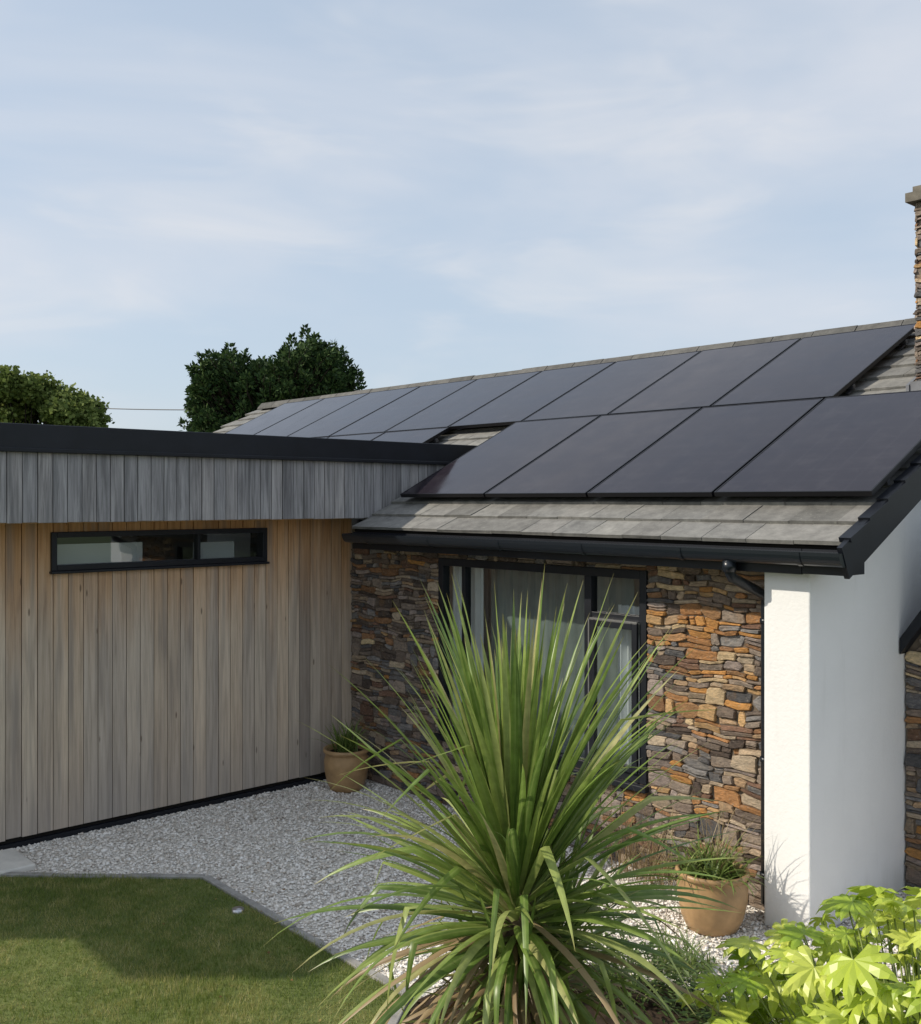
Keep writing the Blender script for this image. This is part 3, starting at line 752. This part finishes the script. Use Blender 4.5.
for i in range(200):
    a=U(0,6.28); b.strap((4.72+U(-.15,.15),-1.15+U(-.1,.1),0.0),a,U(.5,1.4),U(.12,.30),.009,U(.3,1.2),segs=5)
b.obj('ornamental_grass',mStrap,None,True)

# ================================================================== TREES
rv=Vector((.672,.740,0)); fvv=Vector((-.740,.672,0))
def leafquads(P,A,s,k):
    A=A/np.linalg.norm(A,axis=1)[:,None]; B=np.cross(A,np.random.normal(size=A.shape)); B/=np.linalg.norm(B,axis=1)[:,None]
    s=s[:,None]; return np.stack([P,P+A*s*.5+B*s*k,P+A*s*1.1,P+A*s*.5-B*s*k],1)
def conifer(name,base,sprays,core,stops):
    e=empty(name); mt=M_leaf(name+'_foliage',stops,.15,.7,.15); O=np.array([base[0],base[1],0.]); rvn=np.array(rv); fvn=np.array(fvv); up=np.array([0,0,1.])
    b=MB(); b.tube([(base[0],base[1],0),(base[0]+.1,base[1],2.4),(base[0],base[1]+.1,4.5),(base[0],base[1],6.0)],[.3,.24,.15,.04],10)
    Vs=[]
    for (r,z,d,ln,wd,tr,tz,td) in sprays:
        p0=O+rvn*r+fvn*d+up*z; dr=rvn*tr+up*tz+fvn*td; dr/=np.linalg.norm(dr)
        p1=p0+dr*ln*.8
        root=O+up*max(1.5,z-1.3-abs(r)*.4); b.tube([tuple(root),tuple((root+p0)/2-up*.1),tuple(p0),tuple(p1)],[.04,.025,.014,.004],5)
        n=int(210*ln*(wd/.25)); u=np.random.rand(n)**.85; w=wd*(1-u)**.45*np.random.rand(n)**.5*1.15
        q=np.random.normal(size=(n,3)); q-=np.outer(q@dr,dr); q/=np.linalg.norm(q,axis=1)[:,None]
        P=p0+np.outer(u*ln,dr)+q*w[:,None]; A=dr*.8+q*.8+np.random.normal(size=(n,3))*.5
        Vs.append(leafquads(P,A,np.random.uniform(.07,.17,n),.28))
    for (r,z,d,a,bz) in core:
        n=int(2300*a*a); q=np.random.normal(size=(n,3)); q/=np.linalg.norm(q,axis=1)[:,None]; rr=np.random.rand(n)**.4*(1+.2*np.sin(q[:,0]*6)*np.sin(q[:,1]*5+q[:,2]*6))
        c=O+rvn*r+fvn*d+up*z; P=c+q*rr[:,None]*np.array([a,a,bz]); Vs.append(leafquads(P,q+np.array([0,0,.4]),np.random.uniform(.12,.24,n),.32))
    b.obj('trunk',mBarkD,e,True)
    V=np.concatenate(Vs).reshape(-1,3); fastmesh('foliage',V,np.arange(len(V)).reshape(-1,4),mt,e)
cb=(-17.55,10.12)
peaks=[(1.15,7.35,.42),(1.85,7.1,.30),(.45,6.95,.34),(-.2,6.7,.32),(-.85,6.9,.30),(-1.45,6.55,.30),(-1.95,6.1,.28),(2.2,6.4,.25)]
def top_h(r): return max(max(z-((r-a)/w)**2*.3 for a,z,w in peaks),5.7-.15*abs(r))
sp=[]
for a,z,w in peaks:
    for k in range(7): sp.append((a+U(-.2,.2),z-U(.45,.85),U(-.5,.5),U(.45,.85),U(.12,.22),U(-.35,.35)+a*.05,1,U(-.3,.3)))
for i in range(430):
    r=U(-2.2,2.2); tp=top_h(r); z=max(2.8,tp-.5-abs(random.gauss(0,1.0)))
    wl=2.15 if z<5.1 else 2.15-(z-5.1)*.42
    r=max(-wl,min(wl,r))*U(.85,1)
    if R()<.25: r=wl*random.choice([-1,1])*U(.75,.97)
    sp.append((r,z,U(-1.7,1.0)*(1-.25*abs(r)/2.4),U(.3,.7),U(.13,.27),r*.3+U(-.4,.4),U(.3,1.0),U(-.8,.3)))
conifer('cypress_tree',cb,sp,[(0,4.3,0,1.55,1.6),(1.05,5.1,0,1.05,1.2),(-1.0,4.9,0,1.0,1.1),(1.1,6.0,0,.65,.7),(-.7,5.8,0,.65,.6),(0,3.3,0,1.9,1.1)],[(0,(.015,.034,.013)),(.5,(.04,.078,.026)),(1,(.10,.155,.05))])
def tree(name,base,clumps,stops,leaf,nleaf,limb=.07,trunk=.28):
    e=empty(name); mt=M_leaf(name+'_foliage',stops,.3,.7,.15)
    b=MB(); top=max(c[2] for c in clumps); 
    b.tube([(base[0],base[1],0),(base[0]+.1,base[1],top*.35),(base[0]-.05,base[1]+.1,top*.65),(base[0],base[1],top*.9)],[trunk,trunk*.8,trunk*.5,trunk*.15],10)
    for c in clumps:
        s=Vector((base[0],base[1],max(1.2,c[2]*.55))); p=Vector(c[:3]); m=(s+p)/2+Vector((0,0,-.2)); b.tube([s,m,p],[limb,limb*.6,limb*.2],6)
    b.obj('trunk',mBarkD,e,True)
    Vs=[];
    for c in clumps:
        cx,cy,cz,rx,rz=c; n=int(nleaf*(rx*rx)/(0.8))+40
        d=np.random.normal(size=(n,3)); d/=np.linalg.norm(d,axis=1)[:,None]
        rr=np.random.uniform(.25,1,n)**.6
        lump=1+.22*np.sin(d[:,0]*7+cx*3)*np.sin(d[:,1]*6+cy)*1+.18*np.sin(d[:,2]*9+cz*5)
        rr=rr*lump*np.where(np.random.rand(n)<.08,1.25,1)
        P=np.stack([cx+d[:,0]*rr*rx,cy+d[:,1]*rr*rx,cz+d[:,2]*rr*rz],-1)
        Vs.append(leafquads(P,np.random.normal(size=(n,3)),leaf*np.random.uniform(.6,1.3,n),.5))
    V=np.concatenate(Vs).reshape(-1,3); fastmesh('foliage',V,np.arange(len(V)).reshape(-1,4),mt,e)
def crown(base,spec):
    out=[]
    for (r,z,d,a,bz) in spec: 
        p=Vector((base[0],base[1],0))+rv*r+fvv*d; out.append((p.x,p.y,z,a,bz))
    return out
lb=(-26.5,6.2)
sp=[(0,4.3,0,1.3,1.2),(-1.4,4.5,0,1.4,1.2),(0,3.2,0,1.9,1.0)]
def top_l(r): return 6.75-.34*abs(r+.1)**1.5*.9+.14*math.sin(r*4.3)
for i in range(125):
    r=U(-3.6,2.35); z=top_l(r)-abs(random.gauss(0,.7))-.12; z=max(3.2,z); q=U(.25,.6); sp.append((r,z,U(-1.6,1.3),q,q*U(.6,.9)))
tree('broadleaf_tree',lb,crown(lb,sp),[(0,(.06,.09,.022)),(.5,(.14,.19,.05)),(1,(.28,.33,.10))],.13,1500,limb=.045)
def pole(x,y,h):
    b=MB(); b.tube([(x,y,0),(x,y,h)],[.12,.09],10); b.box(x-.25,x+.25,y-.04,y+.04,h-.35,h-.27); b.obj('utility_pole',mBarkD)
pa=Vector((-27.8,7.0,0)); pb=Vector((-17.9,11.2,0))
pa3=(pa.x,pa.y,5.95); pb3=(pb.x,pb.y,5.45)
pole(pa.x,pa.y,6.0); pole(pb.x,pb.y,5.5)
b=MB(); pts=[]
for i in range(21):
    t=i/20; pts.append((pa.x+(pb.x-pa.x)*t,pa.y+(pb.y-pa.y)*t,pa3[2]+(pb3[2]-pa3[2])*t-.1*4*t*(1-t)))
b.tube(pts,.016,6); b.obj('overhead_cable',mBlack)

# ================================================================== CAMERA, LIGHT, SKY
cam=bpy.data.cameras.new('camera'); co=bpy.data.objects.new('camera',cam); scene.collection.objects.link(co)
co.location=(8.263,-6.067,2.7); co.rotation_euler=(math.pi/2,0,math.radians(47.73))
cam.sensor_fit='AUTO'; cam.sensor_width=36; cam.lens=36*1035/1024; cam.shift_y=-12/1024; cam.clip_end=5000; cam.clip_start=.05
scene.camera=co
S=Vector((-.9,-1.1,1.0)).normalized()
sun=bpy.data.lights.new('sun','SUN'); sun.energy=4.0; sun.angle=math.radians(.8); sun.color=(1,.91,.77)
so=bpy.data.objects.new('sun',sun); scene.collection.objects.link(so); so.rotation_euler=S.to_track_quat('Z','Y').to_euler()
w=bpy.data.worlds.new('World'); scene.world=w; w.use_nodes=True; nt=w.node_tree; bg=nt.nodes['Background']
sk=nt.nodes.new('ShaderNodeTexSky'); sk.sky_type='NISHITA'; sk.sun_disc=False; sk.sun_elevation=math.asin(S.z); sk.sun_rotation=math.atan2(S.x,S.y)%(2*math.pi)
sk.air_density=1.0; sk.dust_density=1.5; sk.ozone_density=1.0
tc=nt.nodes.new('ShaderNodeTexCoord'); mp=nt.nodes.new('ShaderNodeMapping'); mp.inputs['Scale'].default_value=(1.0,1.0,3.8); mp.inputs['Rotation'].default_value=(.10,.08,.3)
nt.links.new(tc.outputs['Generated'],mp.inputs[0])
def wn(scale,det,dist,rough=.5):
    n=nt.nodes.new('ShaderNodeTexNoise'); n.inputs['Scale'].default_value=scale; n.inputs['Detail'].default_value=det; n.inputs['Roughness'].default_value=rough; n.inputs['Distortion'].default_value=dist
    nt.links.new(mp.outputs[0],n.inputs['Vector']); return n.outputs['Fac']
def mr(v,a,b,c,d):
    r=nt.nodes.new('ShaderNodeMapRange'); r.interpolation_type='SMOOTHSTEP'
    for i,x in zip((1,2,3,4),(a,b,c,d)): r.inputs[i].default_value=x
    nt.links.new(v,r.inputs[0]); return r.outputs[0]
def mxc(f,a,bc):
    m=nt.nodes.new('ShaderNodeMix'); m.data_type='RGBA'
    if hasattr(f,'is_linked'): nt.links.new(f,m.inputs[0])
    else: m.inputs[0].default_value=f
    nt.links.new(a,m.inputs[6]); m.inputs[7].default_value=(*bc,1); return m.outputs[2]
c=mxc(.70,sk.outputs[0],(3.95,4.6,5.4))
c=mxc(mr(wn(1.5,5,.35),.38,.68,0,.8),c,(4.95,5.1,5.5))
c=mxc(mr(wn(3.6,4,.6,.55),.50,.78,0,.4),c,(5.6,5.55,5.6))
nt.links.new(c,bg.inputs['Color']); bg.inputs['Strength'].default_value=.15
